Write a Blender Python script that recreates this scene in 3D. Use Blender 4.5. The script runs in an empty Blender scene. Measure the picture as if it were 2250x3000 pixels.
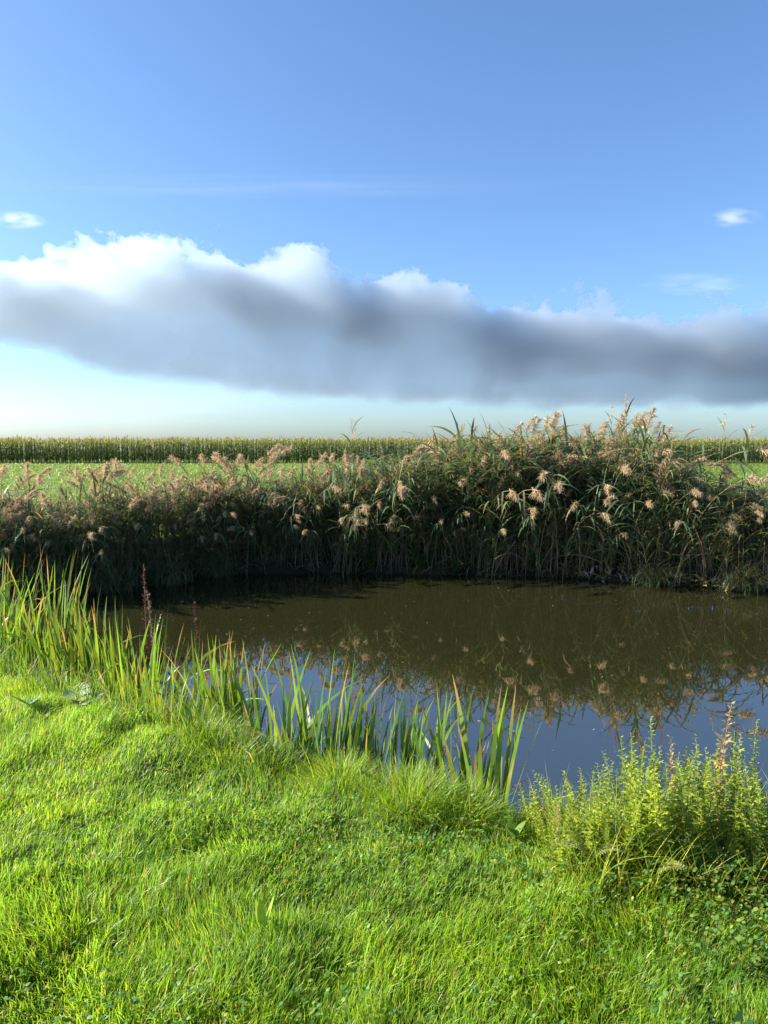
import bpy, math, random
import numpy as np

rng = np.random.default_rng(7)
R = math.radians
scene = bpy.context.scene
COL = scene.collection

# ------------------------------------------------------------------ helpers
def smooth(a, b, x):
    t = np.clip((x - a) / (b - a), 0, 1)
    return t * t * (3 - 2 * t)

_perm = np.random.default_rng(99).random(65536)
def vnoise(x, y, seed=0):
    x = np.asarray(x, float); y = np.asarray(y, float)
    xi = np.floor(x).astype(np.int64); yi = np.floor(y).astype(np.int64)
    fx = x - xi; fy = y - yi
    fx = fx * fx * (3 - 2 * fx); fy = fy * fy * (3 - 2 * fy)
    def h(a, b):
        return _perm[(a * 73856093 ^ b * 19349663 ^ seed * 83492791) & 65535]
    return (h(xi, yi) * (1 - fx) + h(xi + 1, yi) * fx) * (1 - fy) + (h(xi, yi + 1) * (1 - fx) + h(xi + 1, yi + 1) * fx) * fy

def fbm(x, y, seed=0, octv=3):
    s = 0; a = 1; n = 0
    for i in range(octv):
        s = s + a * vnoise(x * 2 ** i + 17.3 * i, y * 2 ** i - 9.1 * i, seed + i); n += a; a *= .5
    return s / n

class Geo:
    """quads with a colour per vertex and a material slot per face"""
    def __init__(s): s.V = []; s.F = []; s.T = []; s.M = []; s.n = 0
    def add(s, V, F, T, m=0):
        V = np.asarray(V, np.float32).reshape(-1, 3); F = np.asarray(F, np.int64).reshape(-1, 4)
        T = np.asarray(T, np.float32)
        if T.ndim == 1: T = np.tile(T, (len(V), 1))
        s.V.append(V); s.F.append(F + s.n); s.T.append(T); s.M.append(np.full(len(F), m, np.int32)); s.n += len(V)
        return s
    def cat(s):
        return (np.concatenate(s.V), np.concatenate(s.F), np.concatenate(s.T), np.concatenate(s.M))
    def mesh(s, name, mats):
        V, F, T, M = s.cat()
        me = bpy.data.meshes.new(name)
        me.vertices.add(len(V)); me.vertices.foreach_set('co', V.ravel())
        me.loops.add(len(F) * 4); me.loops.foreach_set('vertex_index', F.astype(np.int32).ravel())
        me.polygons.add(len(F)); me.polygons.foreach_set('loop_start', np.arange(0, len(F) * 4, 4, dtype=np.int32))
        me.polygons.foreach_set('loop_total', np.full(len(F), 4, np.int32))
        for m in mats: me.materials.append(m)
        me.polygons.foreach_set('material_index', M)
        me.polygons.foreach_set('use_smooth', np.ones(len(F), bool))
        me.update(calc_edges=True)
        at = me.attributes.new('tint', 'FLOAT_COLOR', 'POINT')
        c = np.ones((len(V), 4), np.float32); c[:, :3] = T
        at.data.foreach_set('color', c.ravel())
        return me

def ribbon(P, W, S):
    P = np.asarray(P); n, k, _ = P.shape
    S = np.asarray(S)
    if S.ndim == 2: S = S[:, None, :]
    W = np.asarray(W)[..., None]
    V = np.stack([P - S * W / 2, P + S * W / 2], 2).reshape(-1, 3)
    base = (np.arange(n) * 2 * k)[:, None]; i = (np.arange(k - 1) * 2)[None, :]
    a = base + i
    F = np.stack([a, a + 1, a + 3, a + 2], -1).reshape(-1, 4)
    return V, F

def arc(root, az, L, th0, th1, k, p=1.0):
    """curve that starts at angle th0 from the vertical and ends at th1"""
    t = (np.arange(k - 1) + .5) / (k - 1)
    th = th0[:, None] + (th1 - th0)[:, None] * t[None, :] ** p
    ds = (L / (k - 1))[:, None]
    dh = np.sin(th) * ds; dz = np.cos(th) * ds
    st = np.stack([dh * np.cos(az)[:, None], dh * np.sin(az)[:, None], dz], -1)
    P = np.concatenate([np.zeros((len(az), 1, 3)), np.cumsum(st, 1)], 1) + np.asarray(root)[:, None, :]
    return P

def sides(az, roll, th):
    s = np.stack([-np.sin(az), np.cos(az), 0 * az], -1)
    n = np.stack([np.cos(th) * np.cos(az), np.cos(th) * np.sin(az), -np.sin(th)], -1)
    return s * np.cos(roll)[:, None] + n * np.sin(roll)[:, None]

def blade_tint(c, n, k, r, var=.25, tipmul=1.0):
    c = np.asarray(c, float)
    if c.ndim == 1: c = np.tile(c, (n, 1))
    v = 1 + var * (r.random((n, 1)) * 2 - 1)
    T = np.repeat((c * v)[:, None, :], k * 2, 1)
    return T.reshape(-1, 3)

def tube(path, rad, sidesn=5):
    path = np.asarray(path, float); k = len(path)
    rad = np.broadcast_to(np.asarray(rad, float), (k,))
    d = np.gradient(path, axis=0); d /= np.linalg.norm(d, axis=1)[:, None] + 1e-9
    ref = np.where(np.abs(d[:, 2:3]) > .9, np.array([[1., 0, 0]]), np.array([[0., 0, 1]]))
    u = np.cross(d, ref); u /= np.linalg.norm(u, axis=1)[:, None] + 1e-9
    w = np.cross(d, u)
    a = np.arange(sidesn) / sidesn * 2 * np.pi
    V = path[:, None, :] + rad[:, None, None] * (u[:, None, :] * np.cos(a)[None, :, None] + w[:, None, :] * np.sin(a)[None, :, None])
    F = []
    for i in range(k - 1):
        for j in range(sidesn):
            j2 = (j + 1) % sidesn
            F.append((i * sidesn + j, i * sidesn + j2, (i + 1) * sidesn + j2, (i + 1) * sidesn + j))
    return V.reshape(-1, 3), np.array(F)

def xf(V, loc, rz=0., s=1.):
    c, q = math.cos(rz), math.sin(rz)
    V = np.asarray(V)
    x = V[:, 0] * c - V[:, 1] * q; y = V[:, 0] * q + V[:, 1] * c
    return np.stack([x * s + loc[0], y * s + loc[1], V[:, 2] * s + loc[2]], -1)

def tag(o, label=None, cat=None, group=None, kind=None):
    if label: o['label'] = label
    if cat: o['category'] = cat
    if group: o['group'] = group
    if kind: o['kind'] = kind
    return o

def link(name, me, parent=None):
    o = bpy.data.objects.new(name, me); COL.objects.link(o)
    if parent is not None: o.parent = parent
    return o

def thing(name, label, cat, loc=(0, 0, 0), rz=0., s=1., group=None):
    o = bpy.data.objects.new(name, None); COL.objects.link(o)
    o.location = loc; o.rotation_euler = (0, 0, rz); o.scale = (s, s, s)
    o.empty_display_size = .05
    return tag(o, label, cat, group)

# ------------------------------------------------------------------ materials
def new_mat(name):
    m = bpy.data.materials.new(name); m.use_nodes = True
    nt = m.node_tree; nt.nodes.clear()
    return m, nt, nt.nodes, nt.links

def leaf_mat(name, trans=.4, rough=.5, spec=.3, gain=1.2, warm=(1.1, 1.0, .6), nscale=30.):
    """thin leaf: its own colour (tint) with a fine procedural mottling, part of the light passes through it"""
    m, nt, N, Lk = new_mat(name)
    out = N.new('ShaderNodeOutputMaterial')
    at = N.new('ShaderNodeAttribute'); at.attribute_name = 'tint'
    tc = N.new('ShaderNodeTexCoord')
    no = N.new('ShaderNodeTexNoise'); no.inputs['Scale'].default_value = nscale; no.inputs['Detail'].default_value = 2
    Lk.new(tc.outputs['Object'], no.inputs['Vector'])
    mr = N.new('ShaderNodeMapRange'); mr.inputs[3].default_value = .7; mr.inputs[4].default_value = 1.3
    Lk.new(no.outputs['Fac'], mr.inputs[0])
    mu = N.new('ShaderNodeVectorMath'); mu.operation = 'SCALE'
    Lk.new(at.outputs['Color'], mu.inputs[0]); Lk.new(mr.outputs[0], mu.inputs['Scale'])
    p = N.new('ShaderNodeBsdfPrincipled')
    p.inputs['Roughness'].default_value = rough; p.inputs['Specular IOR Level'].default_value = spec
    Lk.new(mu.outputs[0], p.inputs['Base Color'])
    if trans > 0:
        tr = N.new('ShaderNodeBsdfTranslucent')
        w = N.new('ShaderNodeVectorMath'); w.operation = 'MULTIPLY'
        w.inputs[1].default_value = [gain * q for q in warm]
        Lk.new(mu.outputs[0], w.inputs[0]); Lk.new(w.outputs[0], tr.inputs['Color'])
        mx = N.new('ShaderNodeMixShader'); mx.inputs[0].default_value = trans
        Lk.new(p.outputs[0], mx.inputs[1]); Lk.new(tr.outputs[0], mx.inputs[2])
        Lk.new(mx.outputs[0], out.inputs['Surface'])
    else:
        Lk.new(p.outputs[0], out.inputs['Surface'])
    return m

M_GRASS = leaf_mat('grass_blade', .5, .42, .4, 1.7, (1.1, 1.0, .5), 6.)
M_IRIS = leaf_mat('iris_leaf', .4, .35, .45, 1.5, (1.1, 1.0, .5), 14.)
M_REEDLEAF = leaf_mat('reed_leaf', .3, .5, .35, 1.2, (1.1, 1.0, .6), 10.)
M_STEM = leaf_mat('plant_stem', 0, .6, .3, nscale=20.)
M_PLUME = leaf_mat('reed_plume', .4, .9, .1, 1.1, (1.05, 1.0, .9), 40.)
M_HERB = leaf_mat('herb_leaf', .4, .5, .3, 1.4, (1.1, 1.0, .5), 30.)
M_DEAD = leaf_mat('withered_plant', .2, .8, .1, 1.0, (1, 1, .9), 25.)
M_MAIZE = leaf_mat('maize_leaf', .35, .5, .3, 1.3, (1.1, 1, .5), 5.)

# ------------------------------------------------------------------ terrain
LAWN = .45
NB_X = np.array([-60, -14, -8, -6, -4.5, -3.4, -2.9, -2.15, -1.38, -.84, -.31, .27, .58, .85, 1.15, 1.6, 2.4, 4, 10, 60.])
NB_Y = np.array([14, 10.4, 9.2, 8.7, 7.6, 6.2, 5.55, 4.95, 4.3, 3.95, 3.65, 3.42, 3.22, 3.15, 3.3, 3.3, 2.9, 1.6, -1, -16.])
FB_X = np.array([-60, -14, -8, -6, -4.6, -3.7, -3.1, -1.8, .55, 3.1, 4.4, 5.6, 8, 14, 60.])
FB_Y = np.array([16, 12.2, 10.3, 10.0, 10.3, 11.0, 12.1, 12.35, 12.2, 11.8, 11.25, 10.75, 10.1, 9, 4.])
def near_edge(x): return np.interp(x, NB_X, NB_Y)
def far_edge(x): return np.interp(x, FB_X, FB_Y)
# hummocks near the bank top: x, y, radius, height
MOUNDS = [(-.23, 3.40, .19, .085), (.12, 3.2, .19, .085), (-1.05, 3.9, .3, .11), (-1.6, 4.22, .3, .08), (-2.3, 4.8, .4, .04), (-.62, 3.62, .2, .03),
          (.45, 3.15, .2, .06), (.9, 2.85, .22, .07), (-1.35, 3.85, .3, .06), (-2.0, 4.3, .35, .05), (.2, 2.7, .3, .04), (-.5, 3.0, .35, .04), (-1.3, 3.1, .4, .04)]
def terrain(x, y):
    x = np.asarray(x, float); y = np.asarray(y, float)
    nb = near_edge(x); fb = far_edge(x)
    wob = (vnoise(x * 2.1, y * 2.1, 5) - .5) * .16
    s = y - nb + wob
    s = np.where(s > 0, s * (1 - .35 * smooth(-.4, -1.2, x)), s)
    z = LAWN + .045 * (fbm(x * 1.9, y * 1.9, 1, 3) - .5) + .05 * (fbm(x * 6, y * 6, 2, 2) - .5)
    for mx, my, mr, mh in MOUNDS:
        z = z + mh * np.exp(-((x - mx) ** 2 + (y - my) ** 2) / (mr * mr))
    z = z - .05 * smooth(-.5, 0, s) - .13 * smooth(-.22, -.02, s) * smooth(.42, .62, vnoise(x * 3.1, y * 3.1, 15))
    z = z * (1 - smooth(-.05, .18, s)) + .13 * smooth(-.05, .18, s)
    z = z - .5 * smooth(.3, .85, s)
    z = z - .4 * smooth(.85, 2.0, s)
    f = y - fb + (vnoise(x * 1.3, y * 1.3, 8) - .5) * .3
    zf = .55 + .06 * (fbm(x * .7, y * .7, 3, 2) - .5)
    bank = -.75 + (zf + .75) * smooth(-1.1, 1.4, f)
    bank = np.where(f > -.02, np.maximum(bank, .06 + .35 * smooth(0, .6, f)), bank)
    z = np.where(f > -1.1, np.maximum(z, bank), z)
    return z

def axis(parts):
    o = []
    for a, b, st in parts: o.append(np.arange(a, b, st))
    return np.concatenate(o)
def geom(a, b, n): return np.geomspace(a, b, n)
gx = np.concatenate([-geom(20, 6000, 26)[::-1], axis([(-19, -5, .25), (-5, 5, .05), (5, 19, .25)]), geom(20, 6000, 26)])
gy = np.concatenate([-geom(4, 400, 12)[::-1], axis([(-3.5, 1, .25), (1, 7, .05), (7, 15, .12), (15, 30, .5)]), geom(30.5, 24000, 60)])
X, Y = np.meshgrid(gx, gy)
Z = terrain(X, Y)
nx, ny = len(gx), len(gy)
idx = np.arange(nx * ny).reshape(ny, nx)
F = np.stack([idx[:-1, :-1], idx[:-1, 1:], idx[1:, 1:], idx[1:, :-1]], -1).reshape(-1, 4)
S = (Y - near_edge(X)); Ff = Y - far_edge(X)
c_lawn = np.array([.055, .085, .02]); c_mud = np.array([.035, .027, .016]); c_mead = np.array([.10, .155, .028])
w_mud = (smooth(.05, .35, S) * (1 - smooth(1.2, 1.9, Ff)))[..., None]
w_me = smooth(1.2, 2.2, Ff)[..., None]
c_mead = c_mead + (np.array([.24, .225, .18]) - c_mead) * smooth(110, 160, Y)[..., None]  # far ground hidden by the maize, paled to bounce light onto the cloud base
T = c_lawn * (1 - w_me) + c_mead * w_me
T = T * (1 - w_mud) + c_mud * w_mud
m, nt, N, Lk = new_mat('ground_soil_and_turf')
out = N.new('ShaderNodeOutputMaterial'); p = N.new('ShaderNodeBsdfPrincipled'); p.inputs['Roughness'].default_value = .9
p.inputs['Specular IOR Level'].default_value = .15
at = N.new('ShaderNodeAttribute'); at.attribute_name = 'tint'
tc = N.new('ShaderNodeTexCoord')
n1 = N.new('ShaderNodeTexNoise'); n1.inputs['Scale'].default_value = 1.2; n1.inputs['Detail'].default_value = 8; n1.inputs['Roughness'].default_value = .7
mp = N.new('ShaderNodeMapping'); mp.inputs['Scale'].default_value = (.5, 1.2, 1)
Lk.new(tc.outputs['Object'], mp.inputs[0]); Lk.new(mp.outputs[0], n1.inputs['Vector'])
mr = N.new('ShaderNodeMapRange'); mr.inputs[1].default_value = .3; mr.inputs[2].default_value = .7; mr.inputs[3].default_value = .6; mr.inputs[4].default_value = 1.4
Lk.new(n1.outputs['Fac'], mr.inputs[0])
mu = N.new('ShaderNodeVectorMath'); mu.operation = 'SCALE'
Lk.new(at.outputs['Color'], mu.inputs[0]); Lk.new(mr.outputs[0], mu.inputs['Scale']); Lk.new(mu.outputs[0], p.inputs['Base Color'])
bp = N.new('ShaderNodeBump'); bp.inputs['Strength'].default_value = .6; bp.inputs['Distance'].default_value = .05
Lk.new(n1.outputs['Fac'], bp.inputs['Height']); Lk.new(bp.outputs[0], p.inputs['Normal'])
Lk.new(p.outputs[0], out.inputs['Surface'])
g = Geo(); g.add(np.stack([X, Y, Z], -1), F, T.reshape(-1, 3))
tag(link('ground', g.mesh('ground', [m])), 'grassy ground with a ditch bank and a flat meadow', kind='structure')

# ------------------------------------------------------------------ water
m, nt, N, Lk = new_mat('murky_ditch_water')
out = N.new('ShaderNodeOutputMaterial'); p = N.new('ShaderNodeBsdfPrincipled')
p.inputs['Base Color'].default_value = (.017, .0175, .006, 1); p.inputs['Roughness'].default_value = .015
p.inputs['IOR'].default_value = 2.8
tc = N.new('ShaderNodeTexCoord'); mp = N.new('ShaderNodeMapping'); mp.inputs['Scale'].default_value = (1.0, 2.2, 1)
n1 = N.new('ShaderNodeTexNoise'); n1.inputs['Scale'].default_value = 1.6; n1.inputs['Detail'].default_value = 3
Lk.new(tc.outputs['Object'], mp.inputs[0]); Lk.new(mp.outputs[0], n1.inputs['Vector'])
bp = N.new('ShaderNodeBump'); bp.inputs['Strength'].default_value = .03; bp.inputs['Distance'].default_value = .02
Lk.new(n1.outputs['Fac'], bp.inputs['Height']); Lk.new(bp.outputs[0], p.inputs['Normal'])
Lk.new(p.outputs[0], out.inputs['Surface'])
xs = np.linspace(-58, 58, 117)
V = np.concatenate([np.stack([xs, near_edge(xs) - .1, 0 * xs], -1), np.stack([xs, far_edge(xs) + .8, 0 * xs], -1)])
nn = len(xs); a = np.arange(nn - 1)
g = Geo(); g.add(V, np.stack([a, a + 1, nn + a + 1, nn + a], -1), np.array([.1, .1, .1]))
tag(link('water', g.mesh('water', [m])), 'still brown ditch water mirroring reeds and sky', kind='structure')

g = Geo(); n = 160
x = rng.uniform(-3, 5, n); y = near_edge(x) + .7 + (far_edge(x) - near_edge(x) - 1.) * rng.random(n); az = rng.uniform(0, 6.28, n); l = rng.uniform(.006, .03, n)
d = np.stack([np.cos(az), np.sin(az), 0 * az], -1)
P = np.stack([x, y, np.full(n, .004)], -1)[:, None] + d[:, None] * (l[:, None] * np.linspace(-.5, .5, 4))[..., None]
V, Fq = ribbon(P, l[:, None] * .45 * np.array([.3, 1, .9, .2])[None], np.stack([-d[:, 1], d[:, 0], d[:, 2]], -1))
g.add(V, Fq, blade_tint(np.array([.30, .25, .14]), n, 4, rng, .5))
tag(link('floating_leaves', g.mesh('floating_leaves', [M_DEAD])), 'specks of leaf litter floating on the brown water', 'leaf litter', kind='stuff')

# ------------------------------------------------------------------ lawn grass (nobody could count it)
def grass_col(x, y, n):
    pn = fbm(x * 1.1, y * 1.1, 21, 3)[:, None]; q = fbm(x * 4.5, y * 4.5, 31, 2)[:, None]
    c1 = np.array([.195, .325, .022]); c2 = np.array([.135, .265, .032]); c3 = np.array([.26, .34, .04])
    w = smooth(.3, .7, pn * .6 + q * .4)
    c = c1 * w + c2 * (1 - w)
    u = rng.random((n, 1))
    c = np.where(u < .22, c * .4 + c3 * .6, c)
    dry = rng.random((n, 1)) < .05
    c = np.where(dry, np.array([.30, .25, .11]), c)
    return c

def scatter(n, x0, x1, y0, y1, keep):
    xs = rng.uniform(x0, x1, n); ys = rng.uniform(y0, y1, n)
    k = rng.random(n) < keep(xs, ys)
    return xs[k], ys[k]

g = Geo()
def in_view(x, y, m=.5): return (np.abs(x) < .54 * y + m)
def lawn_patch(n, keep, Lfun, wid, k=4):
    x, y = scatter(n, -5.2, 3.6, 1.45, 7.6, keep)
    n = len(x)
    z = terrain(x, y)
    L = Lfun(x, y) * rng.uniform(.6, 1.35, n)
    flow = (fbm(x * 1.7, y * 1.7, 41, 2) - .5) * 7 - .1
    az = flow + rng.normal(0, .9, n)
    th0 = np.abs(rng.normal(.12, .22, n)); th1 = th0 + np.abs(rng.normal(.6, .5, n))
    P = arc(np.stack([x, y, z - .012], -1), az, L, th0, th1, k)
    t = np.linspace(0, 1, k)
    W = (wid * rng.uniform(.7, 1.4, n))[:, None] * (np.array([.8, 1, .75, .12]) if k == 4 else (1 - t ** 1.5 * .9))[None, :]
    Sd = sides(az, rng.uniform(-1.2, 1.2, n), (th0 + th1) / 2)
    V, Fq = ribbon(P, W, Sd)
    T = np.repeat(grass_col(x, y, n) * rng.uniform(.75, 1.25, (n, 1)), 2 * k, 0)
    g.add(V, Fq, T)
def dens(x, y):
    s = y - near_edge(x)
    d = np.clip((2.2 / np.maximum(y, 1.6)) ** 1.3, .15, 1)
    return np.where((s < .22) & in_view(x, y, .9), d, 0)
def blade_len(x, y):
    s = y - near_edge(x)
    return .05 + .045 * smooth(.42, .72, fbm(x * 3.0, y * 3.0, 51, 2)) + .02 * smooth(-.6, -.05, s)
lawn_patch(1100000, dens, blade_len, .0031)
o = link('grass', g.mesh('grass', [M_GRASS])); tag(o, 'bright green uneven lawn grass in front of the ditch', 'grass', kind='stuff')
print('lawn faces', len(o.data.polygons))

# ------------------------------------------------------------------ reeds
C_RL = np.array([.085, .14, .07]); C_RL2 = np.array([.12, .165, .06]); C_RS = np.array([.19, .155, .08])
C_PL = np.array([.50, .395, .245]); C_PL2 = np.array([.38, .285, .19])
def reed(r, H, lean, bend, nleaf=14, plume=1., droop=1.1, lo=.22, strands=70, leafaz=1.1, dry=0.):
    """stem, foliage and seed head of a reed that leans along +x"""
    st, fo, pl = Geo(), Geo(), Geo()
    k = 10
    th0 = np.array([lean]); th1 = np.array([lean + bend])
    P = arc(np.zeros((1, 3)), np.zeros(1), np.array([H]), th0, th1, k, 2.)[0]
    th = lean + bend * (np.linspace(0, 1, k)) ** 2
    v, f = tube(P, np.linspace(.0055, .0028, k), 4); st.add(v, f, C_RS * r.uniform(.7, 1.2))
    n = nleaf
    s = np.linspace(lo, .97, n) + r.uniform(-.02, .02, n)
    s = np.clip(s, 0, .99)
    root = np.stack([np.interp(s * (k - 1), np.arange(k), P[:, i]) for i in range(3)], -1)
    tt = np.interp(s * (k - 1), np.arange(k), th)
    az = r.normal(0, leafaz, n) + np.where(np.arange(n) % 2, .45, -.45)
    a0 = tt * np.cos(az) + r.uniform(.25, .6, n); a1 = a0 + r.uniform(.5, 1.7, n)
    L = r.uniform(.34, .6, n) * (1 - .35 * np.abs(s - .6))
    kk = 6
    PP = arc(root, az, L, np.clip(a0, .1, 2.6), np.clip(a1, .3, 3.0), kk)
    w = np.array([.5, .95, 1, .8, .45, .05])
    W = r.uniform(.018, .031, n)[:, None] * w[None]
    V, Fq = ribbon(PP, W, sides(az, r.uniform(-.5, .5, n), (a0 + a1) / 2))
    mixv = r.random((n, 1)) * .7; mixv = np.where(s[:, None] < .4, np.minimum(1, mixv + dry), mixv)
    c = C_RL * (1 - mixv) + C_RL2 * mixv
    c = np.where(r.random((n, 1)) < .06 + .2 * dry, np.array([.26, .19, .09]), c)
    fo.add(V, Fq, blade_tint(c, n, kk, r, .3))
    if plume > 0:
        m = int(strands * 1.7); ax_k = 8
        A = arc(P[-1:], np.zeros(1), np.array([.26 * plume]), np.array([th[-1]]), np.array([min(th[-1] + droop, 3.0)]), ax_k)[0]
        d = np.gradient(A, axis=0); d /= np.linalg.norm(d, axis=1)[:, None]
        s = r.random(m) ** .9
        b = np.stack([np.interp(s * (ax_k - 1), np.arange(ax_k), A[:, i]) for i in range(3)], -1)
        dd = np.stack([np.interp(s * (ax_k - 1), np.arange(ax_k), d[:, i]) for i in range(3)], -1)
        q = dd + r.normal(0, .62, (m, 3)); q /= np.linalg.norm(q, axis=1)[:, None]
        l = r.uniform(.06, .14, m) * plume * (1 - .45 * s)
        t = np.linspace(0, 1, 4)
        PP = b[:, None] + q[:, None] * (l[:, None] * t)[..., None] - np.array([0, 0, 1.]) * ((l * r.uniform(.1, .5, m))[:, None] * t ** 2)[..., None]
        sd = np.cross(q, r.normal(0, 1, (m, 3))); sd /= np.linalg.norm(sd, axis=1)[:, None] + 1e-9
        W = r.uniform(.004, .0085, m)[:, None] * np.array([.5, 1, .9, .3])[None]
        V, Fq = ribbon(PP, W, sd)
        u = r.random((m, 1)); pl.add(V, Fq, blade_tint(C_PL * u + C_PL2 * (1 - u), m, 4, r, .3))
        v, f = tube(A, np.linspace(.003, .001, ax_k), 3); pl.add(v, f, C_PL2)
    return st, fo, pl

rr = np.random.default_rng(11)
KINDS = {
    'upright': [reed(rr, 1.75, rr.uniform(.0, .12), rr.uniform(.05, .3), 16, 1.05, rr.uniform(.2, .7), .25, 110) for _ in range(7)],
    'arched':  [reed(rr, 1.75, rr.uniform(.15, .3), rr.uniform(.9, 1.6), 17, .85, rr.uniform(.5, .9), .2, 100, leafaz=.8) for _ in range(6)],
    'low':     [reed(rr, 1.4, rr.uniform(.1, .25), rr.uniform(.2, .6), 14, 1.15, rr.uniform(.3, .8), .2, 110) for _ in range(5)],
    'thin': [reed(rr, 1.9, .04, .1, 5, .9, .3, .5, 22) for _ in range(2)],
    'leafy':   [reed(rr, 1.6, rr.uniform(.05, .35), rr.uniform(.3, .9), 19, 0., lo=.1, dry=.3) for _ in range(5)],
}
KM = {k: [(a.mesh('stem', [M_STEM]), b.mesh('foliage', [M_REEDLEAF]), (c.mesh('seed_head', [M_PLUME]) if c.n else None)) for a, b, c in v] for k, v in KINDS.items()}
KA = {k: [[q.cat() if q.n else None for q in t] for t in v] for k, v in KINDS.items()}

TOP_X = np.array([-14, -8, -6.5, -5, -4, -3, -2, -1, 0, 1, 1.8, 2.7, 3.4, 3.9, 4.25, 4.5, 5.3, 6.5, 9, 14])
TOP_Z = np.array([1.8, 1.72, 1.66, 1.58, 1.62, 1.82, 1.9, 2.12, 2.12, 2.35, 2.58, 2.62, 2.5, 2.72, 2.7, 2.0, 1.85, 1.7, 1.8, 1.9])
def reed_top(x): return np.interp(x, TOP_X, TOP_Z)

def mass_of_reeds():
    g = Geo()
    r = np.random.default_rng(5)
    n = 0
    for i in range(4600):
        x = r.uniform(-13, 13) if i % 4 == 0 else r.uniform(-7.5, 7.5)
        dpt = r.uniform(.1, 2.1)
        y = float(far_edge(x)) + dpt
        z = float(terrain(x, y))
        want = (float(reed_top(x)) - .2 - .16 * (.5 < x < 4.35) - z) * r.uniform(.6, 1.0) * (.78 + .36 * float(vnoise(x * 1.3, y * .9, 77)))
        if want < .5: continue
        kind = r.choice(['upright', 'low', 'leafy', 'arched'], p=[.10, .12, .72, .06] if x > -1.5 else [.05, .33, .58, .04])
        vs = KA[kind]; v = vs[r.integers(len(vs))]
        hgt = max(v[0][0][:, 2].max(), v[2][0][:, 2].max() if v[2] else 0)
        s = want / hgt
        rz = -math.pi / 2 + r.normal(.25, .8)
        for q, mi in zip(v, (0, 1, 2)):
            if q is None: continue
            V, Fq, T, _ = q
            g.add(xf(V, (x, y, z - .03), rz, s), Fq, T * r.uniform(.75, 1.2), mi)
    return g
o = link('reed_bed', mass_of_reeds().mesh('reed_bed', [M_STEM, M_REEDLEAF, M_PLUME]))
tag(o, 'dense dark reed bed filling the far bank of the ditch', 'reeds', kind='stuff')
print('reed bed faces', len(o.data.polygons))

def place_reed(kind, x, y, top, rz, label, r, sc=None):
    ms = KM[kind]; i = r.integers(len(ms)); ms = ms[i]
    a = KA[kind][i]
    z = float(terrain(x, y)); z = max(z, -.05)
    hgt = max(a[0][0][:, 2].max(), a[2][0][:, 2].max() if a[2] else 0)
    s = (top - z) / hgt
    s = min(max(s, .5), 1.25)
    t = thing('reed', label, 'reed', (x, y, z - .03), rz, s, 'reeds along the far bank')
    link('stem', ms[0], t); link('foliage', ms[1], t)
    if ms[2]: link('seed_head', ms[2], t)
    return t

r = np.random.default_rng(23)
cnt = 0
# reeds that overtop the field, right of the middle
for x in [.9, 1.25, 1.3, 1.75, 1.85, 2.2, 2.45, 2.65, 2.75, 2.85, 3.15, 3.35, 3.5, 3.6, 3.7, 3.8, 3.9, 3.95, 4.05, 4.15, 4.2, 4.3]:
    y = float(far_edge(x)) + r.uniform(.5, 1.4)
    place_reed('upright', x, y, float(reed_top(x)) + r.uniform(-.12, .2), r.normal(0, .9), 'tall reed whose tan plume stands against the sky above the maize', r); cnt += 1
for x, top in [(-.55, 2.72), (-.7, 2.5), (4.0, 3.0), (3.75, 2.85), (5.45, 2.72), (5.4, 2.5), (-3.7, 2.3)]:
    place_reed('thin', x, float(far_edge(x)) + r.uniform(.3, 1.2), top, r.uniform(0, 6), 'thin bare reed stem with a wispy head reaching far above the others', r); cnt += 1
# plumes along the whole top line
for i in range(172):
    x = r.uniform(-7.2, 6.8) if i % 5 > 1 else r.uniform(-6.6, -2.); y = float(far_edge(x)) + r.uniform(.2, 1.6)
    k = 'low' if x < -1 or x > 4.4 else r.choice(['upright', 'low'])
    lab = 'short reed with a tan plume in the low left stretch of the far bank' if x < -1 else \
          ('reed with a tan plume at the low right end of the far bank' if x > 4.4 else 'reed with a tan plume below the crest in the tall middle of the far bank')
    place_reed(k, x, y, float(reed_top(x)) + (.36 - r.uniform(0, .72) if x < -1 else .1 - r.uniform(0, .5)), -math.pi / 2 + r.normal(.5, .9), lab, r); cnt += 1
# reeds bowed over the water with hanging plumes
for i in range(72):
    x = r.uniform(-3, 6.4) if i % 5 else r.uniform(-6.5, -2.5)
    y = float(far_edge(x)) + r.uniform(-.22, .3)
    lab = 'reed bowed over the water with its tan plume hanging against the dark bank'
    place_reed('arched', x, y, r.uniform(.75, float(reed_top(x)) - .45), -math.pi / 2 + r.normal(.15, .6), lab, r); cnt += 1
for i in range(31):
    x = r.uniform(-6, 6.5); y = float(far_edge(x)) + r.uniform(-.05, .3)
    place_reed('leafy', x, y, r.uniform(.7, 1.5), -math.pi / 2 + r.normal(0, .7), 'plumeless leafy reed leaning out low at the foot of the far bank', r); cnt += 1
print('reeds', cnt)

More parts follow.
